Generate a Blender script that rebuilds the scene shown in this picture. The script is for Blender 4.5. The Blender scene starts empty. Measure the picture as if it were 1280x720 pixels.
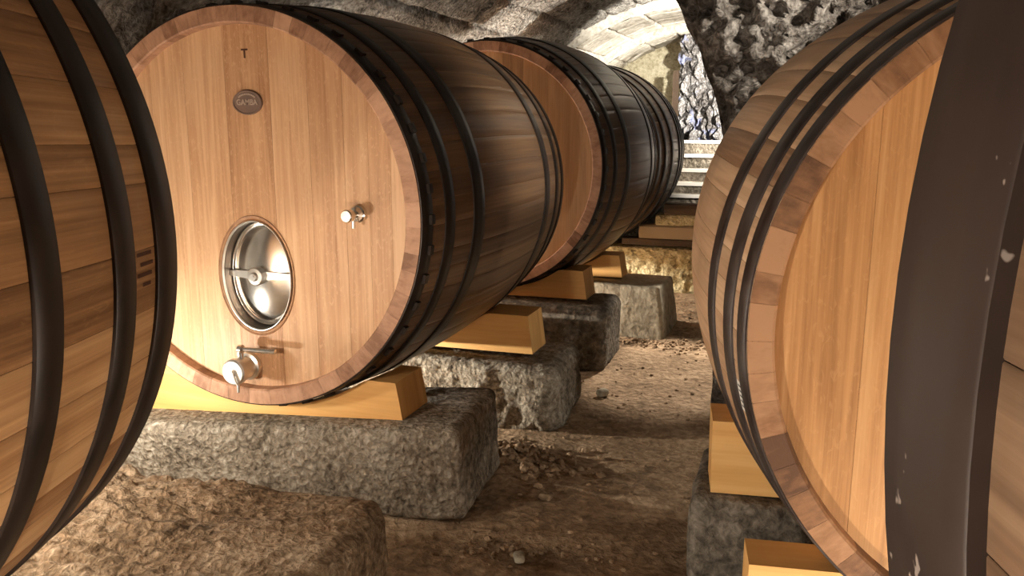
import bpy, math, random
from math import sin, cos, pi, sqrt, radians
from mathutils import Vector, Matrix, noise

random.seed(7)
scene = bpy.context.scene
COL = scene.collection
H = 1.7                                   # eye height of the photographer above the earth floor

# ------------------------------------------------------------------ helpers
def lin(r, g, b):
    f = lambda c: (c/255/12.92) if c/255 <= 0.04045 else ((c/255+0.055)/1.055)**2.4
    return (f(r), f(g), f(b), 1.0)

def tag(o, label=None, cat=None, group=None, kind=None):
    if label: o['label'] = label
    if cat: o['category'] = cat
    if group: o['group'] = group
    if kind: o['kind'] = kind
    return o

def empty(name, loc, rz=0.0):
    o = bpy.data.objects.new(name, None)
    o.empty_display_size = 0.1
    o.location = loc
    o.rotation_euler = (0, 0, rz)
    COL.objects.link(o)
    return o

class MB:
    """collects faces; every face keeps its uv, tone, material slot and smooth flag"""
    def __init__(s):
        s.v = []; s.f = []; s.uv = []; s.tone = []; s.mi = []; s.sm = []
    def vert(s, p):
        s.v.append(tuple(p)); return len(s.v)-1
    def face(s, idx, uv=None, tone=0.5, mi=0, smooth=False):
        s.f.append(tuple(idx))
        s.uv.append(uv if uv else [(s.v[i][0], s.v[i][2]) for i in idx])
        s.tone.append(tone); s.mi.append(mi); s.sm.append(smooth)
    def grid(s, pts, uvs=None, tone=0.5, mi=0, smooth=True, flip=False, closed=False):
        """pts[i][j]; faces between neighbours"""
        n = len(pts); m = len(pts[0])
        ids = [[s.vert(p) for p in row] for row in pts]
        for i in range(n-1):
            for j in range(m if closed else m-1):
                k = (j+1) % m
                q = [(i, j), (i+1, j), (i+1, k), (i, k)]
                if flip: q = q[::-1]
                uv = [uvs[a][b] for a, b in q] if uvs else None
                s.face([ids[a][b] for a, b in q], uv, tone, mi, smooth)
        return ids
    def box(s, lo, hi, mi=0, tone=0.5, uvaxis=0):
        x0, y0, z0 = lo; x1, y1, z1 = hi
        c = [(x0,y0,z0),(x1,y0,z0),(x1,y1,z0),(x0,y1,z0),(x0,y0,z1),(x1,y0,z1),(x1,y1,z1),(x0,y1,z1)]
        b = len(s.v); s.v += c
        for q in ((0,3,2,1),(4,5,6,7),(0,1,5,4),(2,3,7,6),(0,4,7,3),(1,2,6,5)):
            s.face([b+i for i in q], [uvp(c[i], uvaxis) for i in q], tone, mi)
    def tube(s, a, b, r0, r1=None, n=20, mi=0, caps=True):
        r1 = r0 if r1 is None else r1
        a = Vector(a); b = Vector(b); d = (b-a).normalized()
        e = d.orthogonal().normalized(); g = d.cross(e)
        ring = lambda c, r: [tuple(c + e*(r*cos(2*pi*k/n)) + g*(r*sin(2*pi*k/n))) for k in range(n)]
        s.grid([ring(a, r0), ring(b, r1)], mi=mi, closed=True, flip=True)
        if caps:
            for c, r, fl in ((a, r0, True), (b, r1, False)):
                ids = [s.vert(p) for p in ring(c, r)]
                s.face(ids[::-1] if fl else ids, mi=mi)
    def lathe_y(s, prof, cx, cz, sx=1, sz=1, n=48, mi=0, smooth=True):
        """prof: (r, y) rows about a y axis at (cx, cz); elliptic with sx, sz"""
        for (r0, y0), (r1, y1) in zip(prof[:-1], prof[1:]):
            ra = [(cx+r0*sx*cos(2*pi*k/n), y0, cz+r0*sz*sin(2*pi*k/n)) for k in range(n)]
            rb = [(cx+r1*sx*cos(2*pi*k/n), y1, cz+r1*sz*sin(2*pi*k/n)) for k in range(n)]
            s.grid([ra, rb], mi=mi, closed=True, smooth=smooth)
    def build(s, name, mats, parent=None, merge=False):
        me = bpy.data.meshes.new(name)
        me.from_pydata(s.v, [], s.f)
        ul = me.uv_layers.new(name='grain')
        k = 0
        flat = []
        for uv in s.uv:
            for c in uv: flat += [c[0], c[1]]
        ul.data.foreach_set('uv', flat)
        at = me.attributes.new('tone', 'FLOAT', 'FACE')
        at.data.foreach_set('value', s.tone)
        me.polygons.foreach_set('material_index', s.mi)
        me.polygons.foreach_set('use_smooth', s.sm)
        for m in (mats if isinstance(mats, (list, tuple)) else [mats]): me.materials.append(m)
        if merge:
            import bmesh
            bm = bmesh.new(); bm.from_mesh(me)
            bmesh.ops.remove_doubles(bm, verts=bm.verts, dist=1e-5)
            bmesh.ops.recalc_face_normals(bm, faces=bm.faces)
            bm.to_mesh(me); bm.free()
        me.update()
        o = bpy.data.objects.new(name, me)
        COL.objects.link(o)
        if parent: o.parent = parent
        return o

def uvp(p, axis):
    """uv with v along the grain axis"""
    x, y, z = p
    if axis == 0: return (y*0.9 + z, x)
    if axis == 1: return (x*0.9 + z, y)
    return (x + y*0.9, z)

# ------------------------------------------------------------------ materials
def new_mat(name):
    m = bpy.data.materials.new(name); m.use_nodes = True
    nt = m.node_tree
    b = nt.nodes['Principled BSDF']
    return m, nt, b

def N(nt, typ, **kw):
    n = nt.nodes.new(typ)
    for k, v in kw.items():
        if k in n.inputs: n.inputs[k].default_value = v
        else: setattr(n, k, v)
    return n

def ramp(nt, stops):
    r = nt.nodes.new('ShaderNodeValToRGB')
    e = r.color_ramp.elements
    while len(e) < len(stops): e.new(0.5)
    for el, (p, c) in zip(e, stops):
        el.position = p; el.color = c
    return r

def mixc(nt, a, b, fac, mode='MIX'):
    n = nt.nodes.new('ShaderNodeMix'); n.data_type = 'RGBA'; n.blend_type = mode
    L = nt.links
    for i, v in ((6, a), (7, b), (0, fac)):
        if hasattr(v, 'is_linked') or hasattr(v, 'links'): L.new(v, n.inputs[i])
        else: n.inputs[i].default_value = v
    return n.outputs[2]

def wood(name, dark, mid, light, fine=95, along=2.2, tone=0.55, rough=0.55, fleck=0.3, bump=0.12, stain=None, spec=0.35):
    m, nt, b = new_mat(name); L = nt.links
    uv = N(nt, 'ShaderNodeUVMap', uv_map='grain')
    at = N(nt, 'ShaderNodeAttribute', attribute_name='tone')
    off = N(nt, 'ShaderNodeMath', operation='MULTIPLY'); off.inputs[1].default_value = 43.0
    L.new(at.outputs['Fac'], off.inputs[0])
    comb = N(nt, 'ShaderNodeCombineXYZ'); L.new(off.outputs[0], comb.inputs['Z'])
    add = N(nt, 'ShaderNodeVectorMath', operation='ADD')
    L.new(uv.outputs[0], add.inputs[0]); L.new(comb.outputs[0], add.inputs[1])
    def stretched(sx, sy):
        mp = N(nt, 'ShaderNodeMapping'); mp.inputs['Scale'].default_value = (sx, sy, 1)
        L.new(add.outputs[0], mp.inputs['Vector']); return mp.outputs[0]
    n1 = N(nt, 'ShaderNodeTexNoise', Scale=1.0, Detail=5.0, Roughness=0.6, Distortion=0.3); L.new(stretched(fine, along), n1.inputs['Vector'])
    n2 = N(nt, 'ShaderNodeTexNoise', Scale=1.0, Detail=3.0, Distortion=1.2); L.new(stretched(fine*0.16, along*0.45), n2.inputs['Vector'])
    n3 = N(nt, 'ShaderNodeTexNoise', Scale=1.0, Detail=2.0, Distortion=2.5); L.new(stretched(fine*0.5, along*9), n3.inputs['Vector'])
    s = N(nt, 'ShaderNodeMath', operation='MULTIPLY_ADD'); s.inputs[1].default_value = 0.5
    L.new(n2.outputs['Fac'], s.inputs[0]); 
    h = N(nt, 'ShaderNodeMath', operation='MULTIPLY'); h.inputs[1].default_value = 0.5
    L.new(n1.outputs['Fac'], h.inputs[0]); L.new(h.outputs[0], s.inputs[2])
    t = N(nt, 'ShaderNodeMath', operation='MULTIPLY_ADD'); t.inputs[1].default_value = tone
    sb = N(nt, 'ShaderNodeMath', operation='SUBTRACT'); sb.inputs[1].default_value = 0.5
    L.new(at.outputs['Fac'], sb.inputs[0]); L.new(sb.outputs[0], t.inputs[0]); L.new(s.outputs[0], t.inputs[2])
    cr = ramp(nt, [(0.27, dark), (0.5, mid), (0.73, light)]); L.new(t.outputs[0], cr.inputs['Fac'])
    fl = ramp(nt, [(0.56, (0,0,0,1)), (0.70, (1,1,1,1))]); L.new(n3.outputs['Fac'], fl.inputs['Fac'])
    ff = N(nt, 'ShaderNodeMath', operation='MULTIPLY'); ff.inputs[1].default_value = fleck; L.new(fl.outputs['Color'], ff.inputs[0])
    c = mixc(nt, cr.outputs['Color'], light, ff.outputs[0])
    if stain:
        n4 = N(nt, 'ShaderNodeTexNoise', Scale=1.0, Detail=3.0); L.new(stretched(2.2, 2.2), n4.inputs['Vector'])
        r4 = ramp(nt, [(0.48, (0,0,0,1)), (0.75, (1,1,1,1))]); L.new(n4.outputs['Fac'], r4.inputs['Fac'])
        f4 = N(nt, 'ShaderNodeMath', operation='MULTIPLY'); f4.inputs[1].default_value = 0.6; L.new(r4.outputs['Color'], f4.inputs[0])
        c = mixc(nt, c, stain, f4.outputs[0])
    L.new(c, b.inputs['Base Color'])
    b.inputs['Roughness'].default_value = rough
    b.inputs['Specular IOR Level'].default_value = spec
    bp = N(nt, 'ShaderNodeBump', Strength=bump, Distance=0.004); L.new(n1.outputs['Fac'], bp.inputs['Height'])
    L.new(bp.outputs[0], b.inputs['Normal'])
    return m

def rock(name, cols, scale=6.0, bump=0.9, dist=0.03, rough=0.95, crack=0.35, fine=3.0, extra=None):
    """rough hewn stone or earth: object coordinates, several octaves of relief"""
    m, nt, b = new_mat(name); L = nt.links
    tc = N(nt, 'ShaderNodeTexCoord')
    v = tc.outputs['Object']
    n1 = N(nt, 'ShaderNodeTexNoise', Scale=scale*0.35, Detail=4.0, Roughness=0.55); L.new(v, n1.inputs['Vector'])
    n2 = N(nt, 'ShaderNodeTexNoise', Scale=scale*fine, Detail=6.0, Roughness=0.65, Distortion=0.4); L.new(v, n2.inputs['Vector'])
    vo = N(nt, 'ShaderNodeTexVoronoi', Scale=scale*fine*1.3); L.new(v, vo.inputs['Vector'])
    mx = N(nt, 'ShaderNodeMath', operation='MULTIPLY_ADD'); mx.inputs[1].default_value = 0.38
    hh = N(nt, 'ShaderNodeMath', operation='MULTIPLY'); hh.inputs[1].default_value = 0.62
    L.new(n2.outputs['Fac'], hh.inputs[0]); L.new(n1.outputs['Fac'], mx.inputs[0]); L.new(hh.outputs[0], mx.inputs[2])
    k = len(cols)
    cr = ramp(nt, [(0.36 + 0.28*i/(k-1), c) for i, c in enumerate(cols)]); L.new(mx.outputs[0], cr.inputs['Fac'])
    c = cr.outputs['Color']
    if extra:
        n3 = N(nt, 'ShaderNodeTexNoise', Scale=extra[1], Detail=2.0); L.new(v, n3.inputs['Vector'])
        r3 = ramp(nt, [(extra[2], (0,0,0,1)), (extra[2]+0.1, (1,1,1,1))]); L.new(n3.outputs['Fac'], r3.inputs['Fac'])
        c = mixc(nt, c, extra[0], r3.outputs['Color'])
    L.new(c, b.inputs['Base Color'])
    b.inputs['Roughness'].default_value = rough
    b.inputs['Specular IOR Level'].default_value = 0.15
    hsum = N(nt, 'ShaderNodeMath', operation='MULTIPLY_ADD'); hsum.inputs[1].default_value = crack
    L.new(vo.outputs['Distance'], hsum.inputs[0]); L.new(n2.outputs['Fac'], hsum.inputs[2])
    bp = N(nt, 'ShaderNodeBump', Strength=bump, Distance=dist); L.new(hsum.outputs[0], bp.inputs['Height'])
    L.new(bp.outputs[0], b.inputs['Normal'])
    return m

def metal(name, col, rough, metallic=1.0, speck=None, grime=None, bumpy=0.0):
    m, nt, b = new_mat(name); L = nt.links
    tc = N(nt, 'ShaderNodeTexCoord')
    n = N(nt, 'ShaderNodeTexNoise', Scale=9.0, Detail=4.0); L.new(tc.outputs['Object'], n.inputs['Vector'])
    rr = N(nt, 'ShaderNodeMapRange'); rr.inputs['To Min'].default_value = rough*0.75; rr.inputs['To Max'].default_value = min(1, rough*1.3)
    L.new(n.outputs['Fac'], rr.inputs['Value']); L.new(rr.outputs[0], b.inputs['Roughness'])
    b.inputs['Metallic'].default_value = metallic
    c = None
    if grime:
        cr = ramp(nt, [(0.35, col), (0.65, grime)]); L.new(n.outputs['Fac'], cr.inputs['Fac']); c = cr.outputs['Color']
    else:
        b.inputs['Base Color'].default_value = col
    if speck:
        s1 = N(nt, 'ShaderNodeTexNoise', Scale=70.0, Detail=2.0); L.new(tc.outputs['Object'], s1.inputs['Vector'])
        s2 = N(nt, 'ShaderNodeTexNoise', Scale=10.0, Detail=1.0); L.new(tc.outputs['Object'], s2.inputs['Vector'])
        mu = N(nt, 'ShaderNodeMath', operation='MULTIPLY'); L.new(s1.outputs['Fac'], mu.inputs[0]); L.new(s2.outputs['Fac'], mu.inputs[1])
        r = ramp(nt, [(0.40, (0,0,0,1)), (0.43, (1,1,1,1))]); L.new(mu.outputs[0], r.inputs['Fac'])
        c = mixc(nt, c if c else col, speck, r.outputs['Color'])
    if c: L.new(c, b.inputs['Base Color'])
    return m

M = {}
M['head']  = wood('oak_head', lin(160,117,82), lin(190,149,110), lin(214,177,138), tone=0.42, fleck=0.45, rough=0.5)
M['head_dark'] = wood('oak_head_shellacked', lin(146,102,60), lin(186,138,88), lin(212,168,116), tone=0.3, fleck=0.2, rough=0.42)
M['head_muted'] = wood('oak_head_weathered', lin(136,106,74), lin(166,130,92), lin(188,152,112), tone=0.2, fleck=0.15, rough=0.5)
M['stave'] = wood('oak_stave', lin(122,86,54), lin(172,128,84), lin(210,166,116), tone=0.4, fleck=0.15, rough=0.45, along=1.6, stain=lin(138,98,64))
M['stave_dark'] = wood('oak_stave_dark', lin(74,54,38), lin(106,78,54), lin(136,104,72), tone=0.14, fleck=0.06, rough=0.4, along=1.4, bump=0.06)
M['stave_grey'] = wood('oak_stave_grey', lin(92,72,55), lin(128,102,79), lin(160,132,104), tone=0.3, fleck=0.1, rough=0.6, along=1.6, spec=0.2)
M['stave_pale'] = wood('oak_stave_pale', lin(142,108,80), lin(190,152,116), lin(218,183,146), tone=0.5, fleck=0.12, rough=0.5, along=1.6, stain=lin(150,116,88))
M['end']   = wood('oak_end_grain', lin(126,90,66), lin(168,128,100), lin(192,152,122), fine=45, along=18, tone=0.45, fleck=0.1, rough=0.6)
M['end_dark'] = wood('oak_end_grain_dark', lin(92,63,42), lin(140,101,69), lin(174,132,96), fine=45, along=18, tone=0.8, fleck=0.1, rough=0.55)
M['pine']  = wood('pine_block', lin(206,150,84), lin(228,178,108), lin(240,198,130), fine=40, along=1.4, tone=0.3, fleck=0.0, rough=0.6)
M['timber'] = wood('old_timber', lin(60,46,34), lin(104,86,66), lin(150,130,104), fine=50, along=1.5, tone=0.6, fleck=0.1, rough=0.8)
M['hoop']  = metal('painted_hoop', lin(33,25,20), 0.42, 0.3, grime=lin(46,35,28))
M['hoop_worn'] = metal('worn_hoop', lin(52,42,38), 0.4, 0.45, grime=lin(84,76,72))
M['hoop_brown'] = metal('brown_painted_hoop', lin(50,38,33), 0.55, 0.1, speck=lin(168,156,146), grime=lin(60,47,40))
M['steel'] = metal('polished_steel', lin(222,220,214), 0.2)
M['steel_satin'] = metal('satin_steel', lin(226,224,218), 0.36)
M['steel_dull'] = metal('dull_steel', lin(120,112,104), 0.4)
M['brass'] = metal('bronze_badge', lin(128,106,94), 0.5, 0.3, grime=lin(110,92,82))
M['letter'] = metal('badge_lettering', lin(182,164,148), 0.5, 0.3)
M['burn'] = metal('burnt_mark', lin(72,40,22), 0.8, 0.0)
M['paper'] = metal('sticker_paper', lin(226,222,214), 0.7, 0.0)
M['ink'] = metal('sticker_ink', lin(60,56,54), 0.7, 0.0)
M['tufa']  = rock('hewn_stone', [lin(84,74,62), lin(160,147,128), lin(214,204,186)], scale=8, bump=1.0, dist=0.06, fine=4.0)
M['tufa_brown'] = rock('worn_brown_stone', [lin(84,68,50), lin(142,119,93), lin(192,170,142)], scale=8, bump=1.0, dist=0.04, fine=4.0)
M['tufa_dark'] = rock('dark_stone', [lin(58,52,45), lin(110,102,90), lin(156,146,132)], scale=8, bump=0.9, dist=0.03)
M['ashlar'] = rock('dressed_pale_stone', [lin(112,102,86), lin(158,148,128), lin(182,172,152)], scale=6, bump=0.45, dist=0.02)
M['rubble'] = rock('pale_rubble', [lin(120,102,70), lin(186,170,130), lin(216,204,168)], scale=7, bump=1.0, dist=0.05)
M['vault'] = rock('vault_stone', [lin(76,70,64), lin(160,155,147), lin(214,211,204)], scale=8, bump=1.0, dist=0.09, fine=3.4)
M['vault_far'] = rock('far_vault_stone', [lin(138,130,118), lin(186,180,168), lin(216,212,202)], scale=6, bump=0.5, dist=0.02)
M['cream'] = rock('cream_wall', [lin(140,128,102), lin(200,192,164), lin(228,222,200)], scale=8, bump=0.7, dist=0.03)
M['darkrock'] = rock('dark_rock', [lin(50,44,40), lin(112,104,96), lin(184,176,166)], scale=9, bump=1.0, dist=0.08, fine=2.2)
M['blue_rubble'] = rock('blue_grey_rubble', [lin(52,46,42), lin(140,136,134), lin(222,222,224)], scale=10, bump=1.0, dist=0.06, extra=(lin(158,166,204), 6.0, 0.60))
M['earth'] = rock('earth_floor', [lin(108,88,67), lin(150,125,98), lin(186,160,130)], scale=8, bump=0.9, dist=0.03, fine=2.6)

# ------------------------------------------------------------------ camera (fitted to the photograph)
FWD = Vector((-0.32085, 0.92646, -0.19731)); 
yaw, pitch, roll, fpx = 0.33327, -0.19861, 0.0008, 1046.35
fwd0 = Vector((-sin(yaw), cos(yaw), 0)); rgt = Vector((cos(yaw), sin(yaw), 0)); up0 = Vector((0, 0, 1))
fw = fwd0*cos(pitch) + up0*sin(pitch); u2 = up0*cos(pitch) - fwd0*sin(pitch)
r3 = rgt*cos(roll) + u2*sin(roll); u3 = u2*cos(roll) - rgt*sin(roll)
cd = bpy.data.cameras.new('camera'); cam = bpy.data.objects.new('camera', cd); COL.objects.link(cam)
mw = Matrix((( r3.x, u3.x, -fw.x, 0), (r3.y, u3.y, -fw.y, 0), (r3.z, u3.z, -fw.z, H), (0, 0, 0, 1)))
cam.matrix_world = mw
cd.sensor_width = 36; cd.sensor_fit = 'HORIZONTAL'; cd.lens = fpx/1280*36
cd.clip_start = 0.02; cd.clip_end = 60
scene.camera = cam

# ------------------------------------------------------------------ casks
def radius(t, L, Rh, Rb):
    u = 2*t/L - 1
    return Rb - (Rb-Rh)*u*u

def body_mesh(L, Rh, Rb, th, seed, n=54, nt=26):
    rnd = random.Random(seed)
    mb = MB()
    w = [rnd.uniform(0.75, 1.3) for _ in range(n)]; tot = sum(w)
    a = rnd.uniform(0, 6)
    Ri = Rh - th
    zc = Rh
    for i in range(n):
        a1 = a + 2*pi*w[i]/tot
        tone = rnd.random()
        sub = 4
        g = 0.0016/Rh
        angs = [a+g*0.2, a+g] + [a + (a1-a)*k/sub for k in range(1, sub)] + [a1-g, a1-g*0.2]
        dr = [0.0009] + [0]*(len(angs)-2) + [0.0009]
        pts = []; uvs = []
        for k in range(nt+1):
            t = L*k/nt
            r = radius(t, L, Rh, Rb)
            pts.append([((r-d)*sin(q), t, zc+(r-d)*cos(q)) for q, d in zip(angs, dr)])
            uvs.append([(q*Rb, t) for q in angs])
        mb.grid(pts, uvs, tone, 0, True, flip=True)
        for t0, s in ((0.0, 1), (L, -1)):
            prof = [(Rh-0.0005, t0), (Ri+0.006, t0), (Ri, t0+s*0.006), (Ri-0.003, t0+s*0.07)]
            tn = rnd.random()*0.5 + tone*0.5
            for j, ((ra, ta), (rb, tb)) in enumerate(zip(prof[:-1], prof[1:])):
                p = [[(ra*sin(q), ta, zc+ra*cos(q)) for q in angs], [(rb*sin(q), tb, zc+rb*cos(q)) for q in angs]]
                uv = [[(q*Rb, ra+ta) for q in angs], [(q*Rb, rb+tb) for q in angs]]
                mb.grid(p, uv, tn, 1, False, flip=(s < 0))
        a = a1
    return mb

def head_mesh(R, t, zc, bounds, seed, back=False, tones=None, hole=None):
    """disc of vertical planks at depth t; a hole (cx, cz, rx, rz) leaves the manway free"""
    rnd = random.Random(seed)
    mb = MB()
    def inner(a, b):
        q = [a+(b-a)*k/10 for k in range(11)]
        if hole:
            q += [hole[0]+f*hole[2] for f in (-1.0001, -0.99, -0.96, -0.9, 0.9, 0.96, 0.99, 1.0001) if a < hole[0]+f*hole[2] < b]
        return sorted(q)
    xs = [-R] + [b for b in bounds if -R+0.02 < b < R-0.02] + [R]
    for i, (x0, x1) in enumerate(zip(xs[:-1], xs[1:])):
        tone = tones[i % len(tones)] if tones else rnd.random()
        e = 0.0012
        cols = [(x0+e*0.2, 0.0006), (x0+e, 0.0)] + [(x, 0.0) for x in inner(x0+e*2, x1-e*2)] + [(x1-e, 0.0), (x1-e*0.2, 0.0006)]
        zof = lambda x: sqrt(max(0, R*R - x*x))
        spans = [[], []]
        for x, d in cols:
            z = zof(x)
            if hole:
                q = 1 - ((x-hole[0])/hole[2])**2
                hz = hole[3]*sqrt(q) if q > 0 else 0.0
                spans[0].append((x, d, -z, hole[1]-hz)); spans[1].append((x, d, hole[1]+hz, z))
            else:
                spans[0].append((x, d, -z, z))
        for sp in spans:
            if not sp: continue
            pts = []; uvs = []
            for k in range(7):
                f = k/6
                row = []; ur = []
                for x, d, z0, z1 in sp:
                    z = z0 + (z1-z0)*f
                    row.append((x, t + (-d if back else d), zc+z)); ur.append((x, z))
                pts.append(row); uvs.append(ur)
            mb.grid(pts, uvs, tone, 0, False, flip=not back)
    return mb

def hoop_mesh(t0, t1, L, Rh, Rb, th=0.006, n=144):
    mb = MB(); zc = Rh
    k = max(2, int((t1-t0)/0.03))
    ts = [t0 + (t1-t0)*i/k for i in range(k+1)]
    ring = lambda r, t: [(r*sin(2*pi*j/n), t, zc+r*cos(2*pi*j/n)) for j in range(n)]
    b = 0.0015
    rr = lambda t: radius(t, L, Rh, Rb)
    outer = [ring(rr(t0)+th-b, t0)] + [ring(rr(t)+th, min(max(t, t0+b), t1-b)) for t in ts] + [ring(rr(t1)+th-b, t1)]
    mb.grid(outer, closed=True, flip=True)
    mb.grid([ring(rr(t0)-0.004, t0), ring(rr(t0)+th-b, t0)], closed=True, flip=True, smooth=False)
    mb.grid([ring(rr(t1)+th-b, t1), ring(rr(t1)-0.004, t1)], closed=True, flip=True, smooth=False)
    return mb

def cask(label, c, yaw, L, Rh, Rb, hoops, th=0.068, mats=('stave','end','head','hoop'), seed=1,
         bounds=None, tones=None, hole=None, hoop_th=0.006, rz_tilt=0.0, group='oak casks laid in two rows'):
    root = empty('wine_cask', (c[0], c[1], c[2]+H-Rh), yaw)
    tag(root, label, 'cask', group)
    body_mesh(L, Rh, Rb, th, seed).build('barrel_body', [M[mats[0]], M[mats[1]]], root)
    rnd = random.Random(seed+50)
    if bounds is None:
        bounds = []; x = -0.8
        while x < 0.85:
            x += rnd.uniform(0.11, 0.2); bounds.append(x)
    h = head_mesh(Rh-th+0.002, 0.05, Rh, bounds, seed+1, tones=tones, hole=hole).build('barrel_head', M[mats[2]], root)
    head_mesh(Rh-th+0.002, L-0.05, Rh, bounds, seed+2, back=True).build('barrel_head', M[mats[2]], root)
    hs = []
    for t0, t1 in hoops:
        hs.append(hoop_mesh(t0, t1, L, Rh, Rb, hoop_th).build('hoop', M[mats[3]], root))
    return root, h, hs

def clips(hoop, t, L, Rh, Rb, n, off=0.0):
    """small steel clips riveted round a hoop: one mesh, many copies under the hoop"""
    mb = MB(); r = radius(t, L, Rh, Rb) + 0.004
    mb.box((-0.019, -0.016, 0), (0.019, 0.016, 0.013))
    first = mb.build('hoop_clip', M['hoop'], hoop)
    for k in range(n):
        o = first if k == 0 else first.copy()
        if k: COL.objects.link(o); o.parent = hoop
        a = 2*pi*(k+off)/n
        o.location = (r*sin(a), t, Rh + r*cos(a)); o.rotation_euler = (0, a, 0)

sym = lambda L, hs: list(hs) + [(L-b, L-a) for a, b in hs]

# left row -----------------------------------------------------------------
A_L, A_R, A_B, A_Y = 2.1, 0.857, 0.945, 0.1121
a_axis = Vector((-sin(A_Y), cos(A_Y), 0))
A_c = Vector((-2.1079, 1.3351, -0.2411)) - a_axis*A_L
caskA, _, hA = cask('nearest oak cask on the left, cut off by the picture edge, showing only staves',
      A_c, A_Y, A_L, A_R, A_B, sym(A_L, [(0.0, 0.085), (0.17, 0.24), (0.395, 0.465)]), mats=('stave','end','head','hoop'), seed=11, hoop_th=0.008)
B_L, B_R, B_B = 2.07, 0.85, 0.918
Bc = (-2.2667, 2.9889, -0.3938)
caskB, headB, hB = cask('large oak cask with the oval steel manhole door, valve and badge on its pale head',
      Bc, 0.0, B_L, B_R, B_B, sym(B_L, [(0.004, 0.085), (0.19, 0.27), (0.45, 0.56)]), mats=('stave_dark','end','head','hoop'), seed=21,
      bounds=[-0.64, -0.46, -0.28, -0.07, 0.15, 0.33, 0.49, 0.60, 0.70], tones=[0.45, 0.62, 0.7, 0.66, 0.3, 0.6, 0.52, 0.62, 0.5, 0.85],
      hole=(0.031, -0.28, 0.187, 0.254))
clips(hB[0], 0.07, B_L, B_R, B_B, 44)
E_L, E_R, E_B, E_Y = 1.74, 0.8517, 0.93, -0.0413
Ec = (-2.123, 5.5364, -0.3258)
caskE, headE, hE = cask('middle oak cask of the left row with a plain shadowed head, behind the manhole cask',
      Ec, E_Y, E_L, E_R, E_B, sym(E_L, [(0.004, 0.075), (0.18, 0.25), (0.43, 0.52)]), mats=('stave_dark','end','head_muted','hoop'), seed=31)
clips(hE[0], 0.06, E_L, E_R, E_B, 44)
F_L, F_R, F_B = 1.66, 0.83, 0.905
Fc = (-2.1325, 7.8966, -0.3543)
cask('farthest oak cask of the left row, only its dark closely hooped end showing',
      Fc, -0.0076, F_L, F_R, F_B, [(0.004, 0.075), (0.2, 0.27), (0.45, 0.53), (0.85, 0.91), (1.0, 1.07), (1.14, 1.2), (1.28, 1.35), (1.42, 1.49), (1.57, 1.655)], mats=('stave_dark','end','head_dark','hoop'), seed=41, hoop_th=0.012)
# right row ----------------------------------------------------------------
C_L, C_R, C_B, C_Y = 2.15, 0.7876, 0.885, 0.1473
Cc = (0.6826, 2.0088, -0.4595)
caskC, headC, hC = cask('oak cask on the right with an orange recessed head and three worn hoops in view',
      Cc, C_Y, C_L, C_R, C_B, sym(C_L, [(0.004, 0.07), (0.13, 0.215), (0.35, 0.44)]), th=0.06, mats=('stave_pale','end_dark','head_dark','hoop_worn'), seed=51,
      bounds=[-0.53, -0.34, -0.16, 0.05, 0.2, 0.42, 0.6], tones=[0.45, 0.55, 0.5, 0.62, 0.4, 0.55, 0.5, 0.6])
D_L, D_R, D_B, D_Y = 2.1, 0.932, 0.984, 0.375
d_axis = Vector((-sin(D_Y), cos(D_Y), 0))
D_c = Vector((0.935, 0.898, -0.133)) - d_axis*D_L
cask('nearest cask on the right edge, mostly a broad chipped brown hoop',
      D_c, D_Y, D_L, D_R, D_B, sym(D_L, [(0.0, 0.108), (0.30, 0.40)]), mats=('stave_grey','end','head','hoop_brown'), seed=61, hoop_th=0.012)

# fittings on the manhole cask (local to the cask: head face at y = 0.05, axis height z = B_R)
zb = B_R; yh = 0.05
fr = MB()
mx, mz = 0.031, zb-0.28
fr.lathe_y([(1.0, yh-0.002), (1.0, yh+0.03)], mx, mz, 0.196, 0.266)
fr.lathe_y([(0.905, yh+0.028), (0.93, yh+0.004), (1.0, yh-0.004), (1.012, yh+0.004)], mx, mz, 0.196, 0.266)
fr.build('manhole_frame', M['end_dark'], caskB)
door = MB()
door.lathe_y([(0.972, yh+0.006), (0.965, yh+0.012), (0.955, 0.125)], mx, mz, 0.178, 0.246, n=72, mi=1)
door.lathe_y([(1.0, 0.125), (1.0, yh+0.002), (0.993, yh-0.005), (0.979, yh-0.005), (0.972, yh+0.006)], mx, mz, 0.178, 0.246, n=72)
door.build('manhole_ring', [M['steel_satin'], M['steel_dull']], caskB)
dr = MB()
prof = [(1.02, 0.125), (1.01, 0.108), (0.99, 0.102), (0.97, 0.106), (0.955, 0.118)]
dr.lathe_y(prof, mx, mz, 0.166, 0.232, n=72)
dome = [(0.955*(1-k/14), 0.118 - 0.038*(1-(1-k/14)**2)) for k in range(15)]
dr.lathe_y(dome, mx, mz, 0.166, 0.232, n=72)
mdoor = dr.build('manhole_door', M['steel'], caskB, merge=True)
bar = MB()
def tapered(x0, x1, h0, h1, y0, y1):
    pts = [[(x0, y0, mz-h0), (x0, y0, mz+h0), (x0, y0+0.012, mz+h0), (x0, y0+0.012, mz-h0)],
           [(x1, y1, mz-h1), (x1, y1, mz+h1), (x1, y1+0.012, mz+h1), (x1, y1+0.012, mz-h1)]]
    bar.grid(pts, closed=True, smooth=False)
    for r, fl in ((pts[0], 0), (pts[1], 1)):
        ids = [bar.vert(p) for p in r]; bar.face(ids[::-1] if fl else ids)
tapered(mx-0.172, mx, 0.011, 0.021, 0.085, 0.062)
tapered(mx, mx+0.172, 0.021, 0.011, 0.062, 0.085)
bar.build('crossbar', M['steel_satin'], mdoor)
kb = MB()
kb.lathe_y([(0.0, 0.022), (0.016, 0.022), (0.02, 0.027), (0.02, 0.034), (0.036, 0.036), (0.042, 0.042), (0.042, 0.066), (0.03, 0.08)], mx, mz, n=14, smooth=False)
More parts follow.
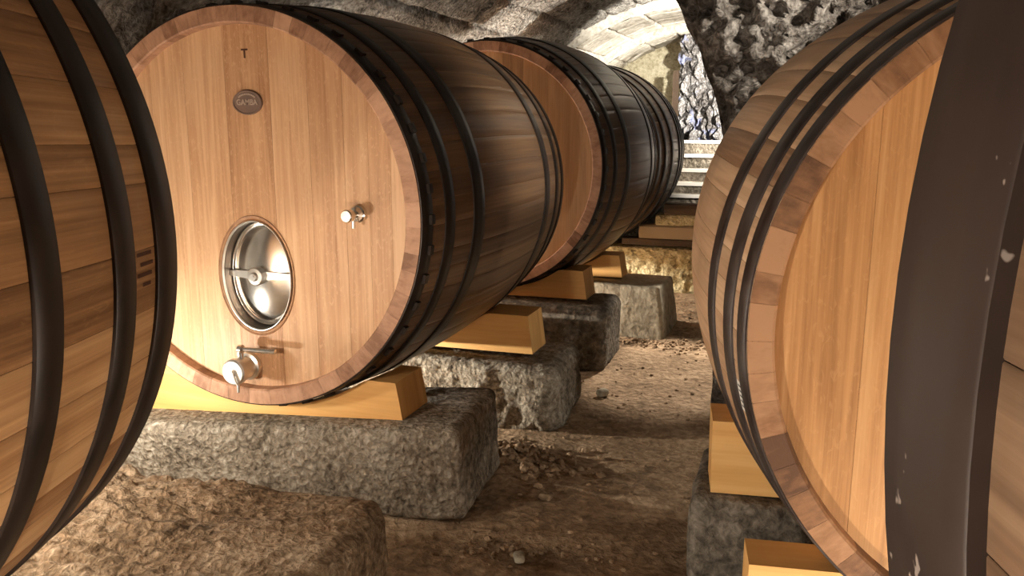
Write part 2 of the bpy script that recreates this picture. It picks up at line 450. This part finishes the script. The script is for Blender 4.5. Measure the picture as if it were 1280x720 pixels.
kb.lathe_y([(0.0, 0.018), (0.008, 0.018), (0.008, 0.03)], mx, mz, n=16)
kb.build('clamp_knob', M['steel_satin'], mdoor)
# drain valve
vx, vz = -0.03, zb-0.69
vb = MB()
vb.lathe_y([(0.0, -0.078), (0.05, -0.078), (0.058, -0.071), (0.058, -0.045), (0.05, -0.035), (0.05, 0.02), (0.062, 0.025), (0.062, 0.048)], vx, vz, n=32)
val = vb.build('drain_valve', M['steel_satin'], caskB)
vl = MB()
vl.tube((vx, -0.015, vz+0.04), (vx, -0.015, vz+0.105), 0.014)
vl.tube((vx, -0.015, vz+0.092), (vx+0.175, -0.005, vz+0.092), 0.010, 0.012)
vl.tube((vx-0.006, -0.015, vz+0.092), (vx+0.012, -0.015, vz+0.092), 0.019, 0.019)
vl.build('valve_lever', M['steel'], val)
vp = MB()
vp.tube((vx, -0.084, vz), (vx, -0.075, vz), 0.016)
vp.tube((vx+0.002, -0.085, vz+0.012), (vx+0.026, -0.085, vz-0.05), 0.005)
vp.tube((vx+0.02, -0.070, vz-0.05), (vx+0.02, -0.070, vz-0.088), 0.006)
vp.build('valve_pin', M['steel_satin'], val)
# sampling tap
tx, tz = 0.55, zb+0.014
tb = MB()
tb.lathe_y([(0.0, -0.06), (0.022, -0.06), (0.026, -0.055), (0.026, -0.028), (0.015, -0.024), (0.015, 0.02), (0.03, 0.024), (0.036, 0.03), (0.036, 0.049)], tx, tz, n=28)
tap = tb.build('sample_tap', M['steel'], caskB)
ts_ = MB(); ts_.tube((tx, 0.0, tz-0.012), (tx, 0.0, tz-0.055), 0.007); ts_.build('tap_spout', M['steel_satin'], tap)

def text_mesh(name, txt, size, loc, mat, parent, depth=0.0012, sx=1.0, bold=0.0):
    cu = bpy.data.curves.new(name, 'FONT'); cu.body = txt; cu.size = size; cu.extrude = depth
    cu.align_x = 'CENTER'; cu.align_y = 'CENTER'; cu.offset = bold
    tmp = bpy.data.objects.new(name, cu); COL.objects.link(tmp)
    dg = bpy.context.evaluated_depsgraph_get(); dg.update()
    me = bpy.data.meshes.new_from_object(tmp.evaluated_get(dg))
    bpy.data.objects.remove(tmp)
    me.transform(Matrix.Translation(loc) @ Matrix.Rotation(radians(90), 4, 'X') @ Matrix.Diagonal((sx, 1, 1, 1)))
    me.materials.clear(); me.materials.append(mat)
    o = bpy.data.objects.new(name, me); COL.objects.link(o); o.parent = parent
    return o
bx, bz = 0.042, zb+0.463
bd = MB()
bd.lathe_y([(0.0, yh-0.008), (0.86, yh-0.008), (0.90, yh-0.011), (0.97, yh-0.011), (1.0, yh-0.007), (1.0, yh+0.001)], bx, bz, 0.073, 0.051, n=48)
badge = bd.build('badge', M['brass'], caskB)
text_mesh('badge_lettering', 'GAMBA', 0.033, (bx, yh-0.0095, bz), M['letter'], badge, sx=0.92, bold=0.0006)
ar = MB()
for k in range(11):
    a = radians(140 - 100*k/10)
    ar.box((bx+0.05*cos(a)-0.003, yh-0.010, bz+0.034*sin(a)-0.0032), (bx+0.05*cos(a)+0.003, yh-0.0085, bz+0.034*sin(a)+0.0032))
ar.build('badge_rim_marks', M['letter'], badge)
text_mesh('burnt_letter', 'T', 0.052, (0.038, yh-0.0005, zb+0.66), M['burn'], caskB, bold=0.0012)

# mark burnt into a stave of the nearest cask, sticker on the right cask
def on_side(root_R, L, Rh, Rb, t, ang, dr=0.001):
    r = radius(t, L, Rh, Rb) + dr
    return (r*sin(ang), t, Rh + r*cos(ang))
bm_ = MB()
for k, (dt0, dt1) in enumerate(((0.0, 0.055), (0.012, 0.06), (0.0, 0.055), (0.02, 0.05))):
    a0 = radians(91 + k*1.35); a1 = a0 + radians(0.5)
    pts = [[on_side(0, A_L, A_R, A_B, 1.945+dt0, a0), on_side(0, A_L, A_R, A_B, 1.945+dt1, a0)],
           [on_side(0, A_L, A_R, A_B, 1.945+dt0, a1), on_side(0, A_L, A_R, A_B, 1.945+dt1, a1)]]
    bm_.grid(pts, smooth=False)
bm_.build('burnt_mark', M['burn'], caskA)
st = MB()
a0, a1 = radians(-101), radians(-106.5)
P_ = lambda t, a, d: on_side(0, C_L, C_R, C_B, t, a, d)
st.grid([[P_(0.077+0.045*j/3, a0+(a1-a0)*i/6, 0.0015) for j in range(4)] for i in range(7)], flip=True, smooth=False)
stk = st.build('sticker', M['paper'], caskC)
si = MB()
for k in range(5):
    q0 = a0+(a1-a0)*(0.12+0.17*k); q1 = q0 + (a1-a0)*0.06
    si.grid([[P_(0.085, q0, 0.0022), P_(0.113, q0, 0.0022)], [P_(0.085, q1, 0.0022), P_(0.113, q1, 0.0022)]], flip=True, smooth=False)
si.build('sticker_print', M['ink'], stk)

# ------------------------------------------------------------------ cradle blocks
def cradle(label, x0, x1, y0, y1, zl, zr, ztop, c, R0, R1, slant=0.03, rot=0.0, pivot=(0, 0), group='sawn cradle blocks under the casks', tw=0.0):
    """block with a hollow cut to the cask; bottom runs from zl at x0 to zr at x1, ends lean in by slant"""
    root_loc = ((x0+x1)/2, (y0+y1)/2, (zl+zr)/2)
    mb = MB()
    n = 40
    def prof(y, R):
        row = []
        for k in range(n+1):
            x = x0+slant + (x1-x0-2*slant)*k/n
            zb_ = zl + (zr-zl)*(x-x0)/(x1-x0)
            dx = x-c[0]
            zt = ztop
            if abs(dx) < R:
                zt = min(ztop, c[2]+H - sqrt(R*R-dx*dx))
            zt = max(zt, zb_+0.006)
            row.append((x, zt))
        return row
    f = prof(y0, R0); b = prof(y1, R1)
    P = lambda x, y, z: (x-root_loc[0], y-root_loc[1] + tw*(x-root_loc[0]), z-root_loc[2])
    bot = lambda k: x0 + (x1-x0)*k/n
    zbot = lambda x: zl + (zr-zl)*(x-x0)/(x1-x0)
    u = lambda p: (p[2]+p[1]*0.8, p[0])
    def strip(a, b_, tone, flip=False):
        pts = [a, b_]
        mb.grid(pts, [[u(p) for p in a], [u(p) for p in b_]], tone, 0, False, flip)
    ft = [P(x, y0, z) for x, z in f]; fb = [P(bot(k), y0, zbot(bot(k))) for k in range(n+1)]
    bt = [P(x, y1, z) for x, z in b]; bb = [P(bot(k), y1, zbot(bot(k))) for k in range(n+1)]
    strip(fb, ft, 0.55, True); strip(ft, bt, 0.5, True); strip(bt, bb, 0.5, True); strip(bb, fb, 0.5, True)
    for k in (0, n):
        ids = [mb.vert(p) for p in (ft[k], fb[k], bb[k], bt[k])]
        if k: ids = ids[::-1]
        mb.face(ids, [(mb.v[i][1]*1.0, mb.v[i][2]) for i in ids], 0.4)
    o = mb.build('cradle_block', M['pine'], None)
    o.location = (pivot[0] + root_loc[0]*cos(rot) - root_loc[1]*sin(rot), pivot[1] + root_loc[0]*sin(rot) + root_loc[1]*cos(rot), root_loc[2])
    o.rotation_euler = (0, 0, rot)
    return tag(o, label, 'block', group)

rB = lambda t: radius(t, B_L, B_R, B_B)+0.021
cradle('long pine cradle block under the front of the manhole cask, on the long stone', -3.0, -1.575, 3.10, 3.36, H-1.388, H-1.279, H-1.115, Bc, rB(0.12), rB(0.38))
cradle('pine cradle block in shadow under the rear of the manhole cask', -3.0, -1.405, 4.42, 4.68, H-1.338, H-1.322, H-1.10, Bc, radius(1.44,B_L,B_R,B_B)+0.004, radius(1.6,B_L,B_R,B_B)+0.004)
rE = lambda t: radius(t, E_L, E_R, E_B)+0.008
cradle('pine cradle block under the front of the middle cask, brown in shadow', -2.9, -1.40, 5.66, 5.92, H-1.268, H-1.253, H-1.05, Ec, rE(0.12)+0.01, rE(0.4))
cradle('brightly lit yellow pine block under the rear of the middle cask, on the squared stone', -2.9, -1.36, 6.70, 6.92, H-1.285, H-1.277, H-1.095, (Ec[0]+0.05, Ec[1], Ec[2]), rE(1.1)+0.01, rE(1.4))
rC = lambda t: radius(t, C_L, C_R, C_B)+0.010
cradle('pine cradle block under the front rim of the right cask, lowest at the picture edge', -0.735, 0.735, 0.160, 0.300, H-1.335, H-1.335, H-1.12, (0, 0, Cc[2]), rC(0.16)+0.008, rC(0.30), slant=0.0, rot=C_Y, pivot=Cc)
cradle('pine cradle block on the dark stone farther under the right cask', -0.780, 0.780, 1.117, 1.320, H-1.365, H-1.365, H-1.085, (0, 0, Cc[2]), radius(1.1,C_L,C_R,C_B)+0.008, radius(1.3,C_L,C_R,C_B)+0.008, slant=-0.004, rot=C_Y, pivot=Cc)
cradle('pine block hidden beneath the rear of the nearest left cask', -2.75, -1.95, 1.08, 1.28, H-1.185, H-1.185, H-1.0, (-2.09, 0, -0.2411), A_R+0.05, A_R+0.03)

# ------------------------------------------------------------------ stones
def fbm(p, oct=4, lac=2.1, gain=0.5):
    s = 0; a = 1; f = 1
    for _ in range(oct):
        s += a*noise.noise(Vector(p)*f); a *= gain; f *= lac
    return s

def stone(label, c, size, rz=0.0, rad=0.06, amp=0.012, freq=6.0, mat='tufa', res=0.018, seed=0.0, ry=0.0, ridges=None, top_amp=None,
          name='support_stone', group='rough stones carrying the casks', sink=0.04, batter=0.0):
    """rounded hewn block; c = centre of the base on the floor"""
    sx, sy, sz = size
    sz += sink
    mb = MB()
    hx, hy, hz = sx/2, sy/2, sz/2
    so = Vector((seed*13.1, seed*7.7, seed*3.3))
    def disp(p):
        q = Vector((max(-hx+rad, min(hx-rad, p.x)), max(-hy+rad, min(hy-rad, p.y)), max(-hz+rad, min(hz-rad, p.z))))
        d = p-q
        nrm = d.normalized() if d.length > 1e-6 else Vector((0, 0, 1))
        r = q + nrm*rad
        a = amp
        if nrm.z > 0.6 and top_amp is not None: a = top_amp
        w = a*(fbm((r+so)*freq, 4) + 0.8*fbm((r+so)*freq*0.3, 2))
        w += amp*0.35*noise.noise((r+so)*freq*7)
        if ridges and nrm.z > 0.3:
            k = Vector((r.x*5, r.y*24+r.x*5 + 0.8*noise.noise(r*5), 0)) + so
            fade = max(0.15, min(1.0, (hx*0.62-r.x)/0.25))
            w += fade*ridges*((abs(noise.noise(k)) - 0.3)*2 + 0.9*noise.noise(r*26+so))
        r = r + nrm*w
        if batter:
            f = 1 - batter*(r.z+hz)/sz
            r.x *= f; r.y *= f
        return (r.x, r.y, r.z)
    nx, ny, nz = [max(4, int(s/res)) for s in (sx, sy, sz)]
    lp = lambda a, n, i: -a + 2*a*i/n
    for sg in (-1, 1):
        mb.grid([[disp(Vector((lp(hx,nx,i), sg*hy, lp(hz,nz,j)))) for j in range(nz+1)] for i in range(nx+1)], flip=(sg > 0))
        mb.grid([[disp(Vector((sg*hx, lp(hy,ny,i), lp(hz,nz,j)))) for j in range(nz+1)] for i in range(ny+1)], flip=(sg < 0))
        mb.grid([[disp(Vector((lp(hx,nx,i), lp(hy,ny,j), sg*hz))) for j in range(ny+1)] for i in range(nx+1)], flip=(sg < 0))
    o = mb.build(name, M[mat], None, merge=True)
    o.location = (c[0], c[1], c[2]+sz/2-sink)
    o.rotation_euler = (0, ry, rz)
    return tag(o, label, 'stone', group)

stone('low brown ridged stone at the bottom left, beneath the nearest left cask', (-2.12, 1.66, 0), (1.90, 1.14, 0.485), rz=radians(6), rad=0.07, amp=0.012, mat='tufa_brown', seed=1, ridges=0.020, res=0.011, ry=radians(0.5))
stone('long grey stone slab carrying the pale block of the manhole cask', (-2.15, 3.26, 0), (1.72, 0.62, 0.375), rz=radians(5), rad=0.045, amp=0.010, mat='tufa', seed=2, ry=radians(-4.2), top_amp=0.003)
stone('rugged grey stone behind the long slab, catching light on its left face', (-2.1, 4.55, -0.02), (1.76, 0.66, 0.375), rz=radians(1), rad=0.09, amp=0.02, freq=7, mat='tufa', seed=3, top_amp=0.004)
stone('dark rounded stone under the front of the middle cask', (-2.1, 5.74, 0), (1.76, 0.62, 0.43), rz=radians(1), rad=0.07, amp=0.012, mat='tufa_dark', seed=4, top_amp=0.003)
stone('squared pale stone with clean edges under the bright yellow block', (-1.92, 6.78, 0), (1.96, 0.56, 0.41), rz=radians(-3), rad=0.02, amp=0.005, mat='ashlar', seed=5, top_amp=0.002, batter=0.06)
stone('dark grey stone on the right, carrying the rear block of the right cask', (0.50, 3.24, 0), (1.66, 0.56, 0.33), rz=radians(1), rad=0.045, amp=0.008, mat='tufa_dark', seed=6, top_amp=0.003)
stone('dark stone below the front rim of the right cask, under its lowest block', (0.56, 2.17, 0), (1.34, 0.3, 0.36), rad=0.03, amp=0.005, mat='tufa_dark', seed=7, top_amp=0.002)
stone('pale rubble plinth under the farthest left cask', (-1.92, 8.72, 0), (2.2, 0.66, 0.425), rad=0.06, amp=0.03, freq=10, mat='rubble', seed=8, top_amp=0.004)

# short timbers and a chunk of stone stacked on the plinth
def timber(label, x0, x1, y0, y1, z0, z1, seed):
    mb = MB(); rnd = random.Random(seed)
    n = 14; rows = []; uvs = []
    w = (y1-y0)/2; h = (z1-z0)/2; b = min(w, h)*0.25
    sec = [(-w+b, -h), (w-b, -h), (w, -h+b), (w, h-b), (w-b, h), (-w+b, h), (-w, h-b), (-w, -h+b)]
    L = x1-x0
    for i in range(n+1):
        x = -L/2 + L*i/n
        j = 1 + 0.05*noise.noise(Vector((x*5, seed, 0)))
        rows.append([(x, a*j, c_) for a, c_ in sec]); uvs.append([(k*0.05, x) for k in range(8)])
    mb.grid(rows, uvs, rnd.random(), closed=True, smooth=False)
    for r, fl in ((rows[0], False), (rows[-1], True)):
        ids = [mb.vert(p) for p in r]; mb.face(ids[::-1] if fl else ids)
    o = mb.build('timber_beam', M['timber'], None, merge=True)
    o.location = ((x0+x1)/2, (y0+y1)/2, (z0+z1)/2)
    return tag(o, label, 'beam', 'old timbers stacked by the farthest cask')
timber('thin greyish timber lying directly on the pale rubble plinth', -1.72, -0.84, 8.42, 8.56, 0.447, 0.515, 1)
timber('thick dark timber lying on the thin grey one', -1.55, -0.84, 8.42, 8.6, 0.515, 0.655, 2)
timber('topmost dark timber, resting on the bright chunk of stone', -1.30, -0.80, 8.42, 8.6, 0.765, 0.875, 3)
stone('bright chunk of stone wedged between the two dark timbers', (-1.16, 8.5, 0.655), (0.46, 0.16, 0.11), rad=0.03, amp=0.008, mat='rubble', res=0.012, seed=9, name='stone_chunk', group='loose pale stones', sink=0)

# pebbles on the earth floor
def pebble(label, x, y, s, seed, z=0.0, mat='ashlar'):
    o = stone(label, (x, y, z), (s*1.3, s, s*0.7), rz=seed, rad=s*0.34, amp=s*0.05, freq=20, res=s/6, mat=mat, seed=seed, name='pebble', group='pebbles on the earth floor', sink=s*0.1)
    return o

# ------------------------------------------------------------------ the cellar
def floor_h(x, y):
    h = 0.022*fbm((x*1.3, y*1.3, 0.3), 3) + 0.010*fbm((x*6, y*6, 1.7), 3)
    for (cx, cy, sx, sy, a) in ((-1.36, 3.75, 0.22, 0.18, 0.05), (-1.9, 3.75, 0.5, 0.2, 0.05), (-0.75, 7.2, 0.5, 0.5, 0.05), (-1.1, 6.0, 0.3, 0.3, 0.02)):
        h += a*math.exp(-((x-cx)/sx)**2 - ((y-cy)/sy)**2)*(1+0.6*noise.noise(Vector((x*14, y*14, 0))))
    return h - 0.012
fl = MB()
nx, ny = 150, 330
fl.grid([[(-3.9+6.5*i/nx, -3.2+15.8*j/ny, floor_h(-3.9+6.5*i/nx, -3.2+15.8*j/ny)) for j in range(ny+1)] for i in range(nx+1)], flip=True)
tag(fl.build('floor', M['earth']), kind='structure')

pebble('small white pebble alone on the aisle floor in the shade of the rugged stone', -1.108, 4.94, 0.06, 1.0, 0.0)
pebble('pale pebble on the floor in front of the long slab', -0.96, 2.86, 0.045, 2.0, 0.0)
pebble('brown pebble beside the right end of the long slab', -1.02, 3.42, 0.05, 3.0, 0.0, 'tufa_brown')

# crumbs of earth: nobody could count them
cl = MB(); rnd = random.Random(5)
FOOT = [(-3.1, 1.05, -1.12, 2.3), (-3.1, 2.85, -1.22, 3.68), (-3.1, 4.15, -1.15, 4.95), (-3.1, 5.35, -1.15, 6.15), (-3.0, 6.42, -0.88, 7.15), (-0.4, 2.9, 1.5, 3.6), (-0.2, 1.9, 1.4, 2.4)]
def crumb(x, y, s):
    if any(a < x < c_ and b < y < d for a, b, c_, d in FOOT): return
    z = floor_h(x, y) + s*0.25
    pts = []
    for i in range(5):
        th = pi*i/4
        pts.append([(x + s*sin(th)*cos(2*pi*k/6)*(1+0.4*rnd.uniform(-1,1)), y + s*sin(th)*sin(2*pi*k/6)*(1+0.4*rnd.uniform(-1,1)), z + s*0.8*cos(th)) for k in range(6)])
    cl.grid(pts, closed=True, smooth=False)
for _ in range(260): crumb(rnd.gauss(-1.28, 0.14), rnd.gauss(3.78, 0.1), rnd.uniform(0.008, 0.026))
for _ in range(420): crumb(rnd.uniform(-1.5, 0.2), rnd.uniform(2.2, 8.0), rnd.uniform(0.004, 0.012))
for _ in range(160): crumb(rnd.gauss(-0.9, 0.25), rnd.gauss(6.35, 0.12), rnd.uniform(0.006, 0.018))
for _ in range(160): crumb(rnd.gauss(-1.35, 0.3), rnd.gauss(2.95, 0.05), rnd.uniform(0.006, 0.016))
tag(cl.build('earth_crumbs', M['earth']), 'crumbs of brown earth strewn on the floor around the stones', 'earth', kind='stuff')

VX, VZ, VR = -1.3, 0.7, 2.3              # vault centre line, springing height, radius
def vault_pt(s, y, R, disp=True, rough=1.0):
    """s from 0 (left foot) to 1 (right foot)"""
    wl, wr = R, R*2.6
    a = pi*(1-s)
    x = cos(a)*(wl if cos(a) < 0 else wr); z = sin(a)*R
    p = Vector((VX+x, y, VZ+z))
    n = Vector((-cos(a), 0, -sin(a)))
    d = 0
    if disp:
        arc = s*pi*R
        near = max(0.0, min(1.0, (5.2-y)/1.2))          # rough rock near, coursed blocks farther on
        d = (0.05*fbm((p.x*3, p.y*3, p.z*3), 4) + 0.03*noise.noise(p*13))*(0.45+0.75*near)*rough
        row = math.floor(arc/0.34); ly = (y + 0.31*(row % 2))/0.62
        jr = abs(arc/0.34-round(arc/0.34))*0.34; jy = abs(ly-round(ly))*0.62
        j = min(jr, jy)
        d -= (0.045*math.exp(-(j/0.022)**2) + 0.012*noise.noise(Vector((row*3.7, math.floor(ly)*5.1, 0))))*(1-near)
    return p + n*d
def sheet(name, y0, y1, s0, s1, R, mat, res=0.035, wall=None):
    mb = MB()
    n = max(2, int((y1-y0)/res)); m = max(2, int((s1-s0)*pi*R*1.2/res))
    pts = [[tuple(vault_pt(s0+(s1-s0)*j/m, y0+(y1-y0)*i/n, R)) for j in range(m+1)] for i in range(n+1)]
    mb.grid(pts)
    if wall is not None:
        k = 20; s = wall
        pw = []
        for i in range(n+1):
            y = y0+(y1-y0)*i/n; t = vault_pt(s, y, R)
            col = []
            for j in range(k+1):
                z = t.z + (-0.15-t.z)*j/k
                q = Vector((t.x, y, z))
                w = (0.05*fbm(q*3, 3))*min(1, j/3)
                col.append((t.x + w*(1 if s < 0.5 else -1), y, z))
            pw.append(col)
        mb.grid(pw, flip=(s < 0.5))
    return tag(mb.build(name, M[mat]), kind='structure')
YV = 9.62
sheet('wall_left', -3.0, YV, 0.0, 0.16, VR, 'vault', 0.045, wall=0.0)
sheet('ceiling', -3.0, YV, 0.16, 0.86, VR, 'vault', 0.032)

# stepped far end: two lower vault rings, then the end wall
def ring_step(name, y0, y1, Rout, Rin, mat):
    mb = MB(); n = 460
    g = lambda R, y, k: tuple(vault_pt(k/n, y, R, False) + Vector((0, 0.012*noise.noise(Vector((k*0.09, y*4, R*9))), 0.012*noise.noise(Vector((k*0.1, y*3, 5))))))
    face = [[g(Rout+(Rin-Rout)*i/3, y0, k) for k in range(n+1)] for i in range(4)]
    mb.grid(face)
    m = 90; rows = []
    for i in range(m+1):
        y = y0+(y1-y0)*i/m; row = []
        for k in range(n+1):
            p = vault_pt(k/n, y, Rin, False)
            arc = k/n*pi*Rin
            ly = (y-y0)/0.5 + 0.5*(math.floor(arc/0.42) % 2)
            j = min(abs(arc/0.42-round(arc/0.42))*0.42, abs(ly-round(ly))*0.5)
            a = pi*(1-k/n)
            w = 0.04*math.exp(-(j/0.013)**2) if i not in (0,) else 0
            p = p + Vector((cos(a), 0, sin(a)))*(w + 0.01*noise.noise(p*6))
            row.append(tuple(p))
        rows.append(row)
    mb.grid(rows)
    for s, sg in ((0, 1), (1, -1)):                     # legs of the arch down to the floor
        pi_ = vault_pt(s, y0, Rin, False); po = vault_pt(s, y0, Rout, False)
        mb.grid([[(pi_.x, y0, VZ), (po.x, y0, VZ)], [(pi_.x, y0, -0.1), (po.x, y0, -0.1)]], flip=(s == 0))
        mb.grid([[(pi_.x, y0, VZ), (pi_.x, y0, -0.1)], [(pi_.x, y1, VZ), (pi_.x, y1, -0.1)]], flip=(s == 0))
    return tag(mb.build(name, M[mat]), kind='structure')
ring_step('trim_1', 9.62, 11.1, VR+0.12, 2.20, 'vault_far')
ring_step('trim_2', 11.1, 12.5, 2.22, 2.10, 'vault_far')

wb = MB()
n = 90
wb.grid([[(-3.8+7.2*i/n, 12.1+0.04*fbm((i*0.2, j*0.2, 0.5), 3), -0.1+3.2*j/60) for j in range(61)] for i in range(n+1)], flip=False)
tag(wb.build('wall_back', M['cream']), kind='structure')

# rubble pier in front of the end wall, and the post at its edge
pr = MB()
def pier_face(P, n, m):
    pts = []
    for i in range(n+1):
        row = []
        for j in range(m+1):
            p = Vector(P(i/n, j/m))
            c_ = noise.cell_vector(p*9)
            d = 0.26*abs(noise.noise(Vector((p.x*13, p.y*9, p.z*5)))) + 0.07*noise.noise(Vector((p.x*30, p.y*20, p.z*14)))
            row.append((p.x - d*0.3, p.y - d, p.z))
        pts.append(row)
    pr.grid(pts, smooth=False)
pier_face(lambda u, v: (-1.60+1.9*u, 11.45, -0.1+2.95*v), 110, 150)
pier_face(lambda u, v: (-1.60, 11.45+0.7*(1-u), -0.1+2.95*v), 30, 150)
tag(pr.build('trim_3', M['blue_rubble']), kind='structure')
po = MB(); po.box((-1.68, 11.2, 0.0), (-1.61, 11.28, 2.32), uvaxis=2, tone=0.2)
tag(po.build('timber_post', M['timber']), 'dark upright timber post at the edge of the far rubble wall', 'post')

# stairs
stairs = empty('staircase', (-1.3, 9.4, 0.0))
tag(stairs, 'dark stone stairs with white nosings rising behind the farthest cask', 'stairs')
zs = [0.871, 0.988, 1.130, 1.291, 1.45]
for k, zt in enumerate(zs):
    mb = MB(); y0 = 0.2+0.25*k
    mb.box((-0.95, y0, 0.0), (0.75, y0+0.26, zt-0.0))
    s = mb.build('step', M['tufa_dark'], stairs)
    nb = MB(); nb.box((-0.95, y0-0.015, zt-0.036), (0.75, y0+0.02, zt+0.003))
    nb.build('step_nosing', M['paper'], s)

# right side: wall behind the casks and the dark rock mass beyond them
wr = MB()
X = 3.1
ny_, nz_ = 150, 60
wr.grid([[(X + 0.10*fbm((y*2.0, z*2.0, 4.4), 3), y, z) for z in [-0.15+3.2*j/nz_ for j in range(nz_+1)]] for y in [-3.0+7.8*i/ny_ for i in range(ny_+1)]], flip=True)
edge = [(-0.1, -0.42), (1.3, -0.42), (1.60, -0.43), (1.763, -0.455), (1.955, -0.53), (2.125, -0.615), (2.337, -0.715), (2.6, -0.86), (3.1, -1.2)]
def edge_x(z):
    for (z0, x0), (z1, x1) in zip(edge[:-1], edge[1:]):
        if z <= z1: return x0+(x1-x0)*(z-z0)/(z1-z0)
    return edge[-1][1]
rows = []
nu, nv = 170, 170
for j in range(nv+1):
    z = -0.1+3.2*j/nv; ex = edge_x(z) + 0.03*noise.noise(Vector((0, 0, z*6)))
    row = []
    for k in range(16):                                  # reveal running back from the edge
        q = 1-k/16
        y = 4.72+2.6*q
        p = Vector((ex+0.22*q*2.6*0.5, y, z))
        row.append((p.x + 0.05*fbm(p*4, 3)*q, p.y, p.z))
    for i in range(nu+1):
        x = ex + (3.3-ex)*i/nu
        p = Vector((x, 4.72, z))
        dd = min(1, (x-ex)/0.12)
        rz_ = abs(noise.noise(p*5.5)); r2 = abs(noise.noise(p*13+Vector((3, 1, 2))))
        y = 4.72 - (0.30*(0.5-rz_) + 0.16*(0.5-r2) + 0.05*noise.noise(p*30))*dd*0.9
        row.append((x, y, z))
    rows.append(row)
wr.grid(rows, flip=False)
tag(wr.build('wall_right', M['darkrock'], merge=False), kind='structure')

# ------------------------------------------------------------------ lamp standing on the floor behind the nearest left cask
lamp = empty('work_lamp', (-2.45, 1.78, 0.495))
tag(lamp, 'small work lamp glaring from behind the nearest left cask', 'lamp')
mb = MB(); mb.tube((0,0,-0.02), (0,0,0.02), 0.09); mb.build('base', M['hoop'], lamp)
mb = MB(); mb.tube((0,0,0.02), (0,0,0.36), 0.011); mb.build('post', M['hoop'], lamp)
me_, nt_, b_ = new_mat('lamp_bulb')
b_.inputs['Emission Color'].default_value = (1.0, 0.86, 0.66, 1); b_.inputs['Emission Strength'].default_value = 25
mb = MB()
mb.grid([[(0.028*sin(pi*i/10)*cos(2*pi*k/16), 0.028*sin(pi*i/10)*sin(2*pi*k/16), 0.385-0.034*cos(pi*i/10)) for k in range(16)] for i in range(11)], closed=True)
mb.build('bulb', me_, lamp)

def point(name, loc, power, col=(1, 0.82, 0.6), size=0.05):
    d = bpy.data.lights.new(name, 'POINT'); d.energy = power; d.color = col; d.shadow_soft_size = size
    o = bpy.data.objects.new(name, d); o.location = loc; COL.objects.link(o); return o
def spot(name, loc, target, power, angle, col=(1, 0.82, 0.6), size=0.05, blend=0.6):
    d = bpy.data.lights.new(name, 'SPOT'); d.energy = power; d.color = col; d.shadow_soft_size = size; d.spot_size = radians(angle); d.spot_blend = blend
    o = bpy.data.objects.new(name, d); o.location = loc; COL.objects.link(o)
    o.rotation_euler = (Vector(target)-Vector(loc)).to_track_quat('-Z', 'Y').to_euler(); return o

W1 = (1, 0.80, 0.58); W2 = (1, 0.93, 0.82)
W3 = (1, 0.90, 0.78)
point('lamp_gap_near', (-2.25, 1.50, 0.98), 36, W2, 0.05)
point('lamp_gap_low', (-2.72, 2.60, 0.56), 18, W2, 0.03)
point('lamp_under_cask', (-3.1, 3.86, 0.362), 200, W2, 0.012)
point('lamp_gap_middle', (-3.1, 5.30, 1.3), 26, W2, 0.05)
point('lamp_under_middle', (-3.1, 6.28, 0.36), 380, W3, 0.05)
point('lamp_gap_far', (-2.95, 7.6, 0.72), 320, W2, 0.06)
spot('fill_end_wall', (-0.15, 10.1, 1.7), (-1.8, 12.0, 1.0), 380, 128, W2, 0.06, 0.4)  # added spot, unseen behind the rock, brightening end wall and rubble pier
spot('fill_far_rings', (-0.35, 8.2, 2.45), (-1.75, 10.6, 3.25), 700, 66, W2, 0.06, 0.4)  # invented flood, out of view behind the rock, whitens the vault ring faces
spot('fill_far_aisle', (-0.35, 8.0, 2.4), (-0.70, 5.75, 0.0), 750, 25, W3, 0.05, 0.5)  # made-up spot with no fixture, brightens the floor of the far aisle
point('lamp_right_rear', (1.35, 4.3, 0.5), 40, W2, 0.06)
spot('fill_right_rock', (1.0, 3.6, 2.5), (0.15, 4.75, 2.15), 190, 105, W2, 0.05, 0.5)  # unseen spot added above the right cask to pick out the rock lumps
point('lamp_right_gap', (0.95, 1.40, 0.30), 50, W3, 0.08)
point('lamp_aisle', (-0.95, -0.75, 0.15), 150, W3, 0.08)
spot('fill_stairs', (-0.30, 8.9, 1.9), (-1.05, 10.2, 0.85), 150, 48, W2, 0.05, 0.4)  # extra hidden spot, put in only to brighten the lower nosings
point('fill_entrance', (-0.6, -2.4, 1.6), 42, W3, 0.3)  # added soft fill behind the camera, no fixture there, lifts the shadows

w = bpy.data.worlds.new('world'); scene.world = w; w.use_nodes = True
w.node_tree.nodes['Background'].inputs['Color'].default_value = (0.9, 0.85, 0.8, 1)
w.node_tree.nodes['Background'].inputs['Strength'].default_value = 0.2

scene.view_settings.view_transform = 'Standard'
scene.view_settings.look = 'None'
scene.view_settings.exposure = 0.28
scene.view_settings.gamma = 1.0
scene.view_settings.use_curve_mapping = False
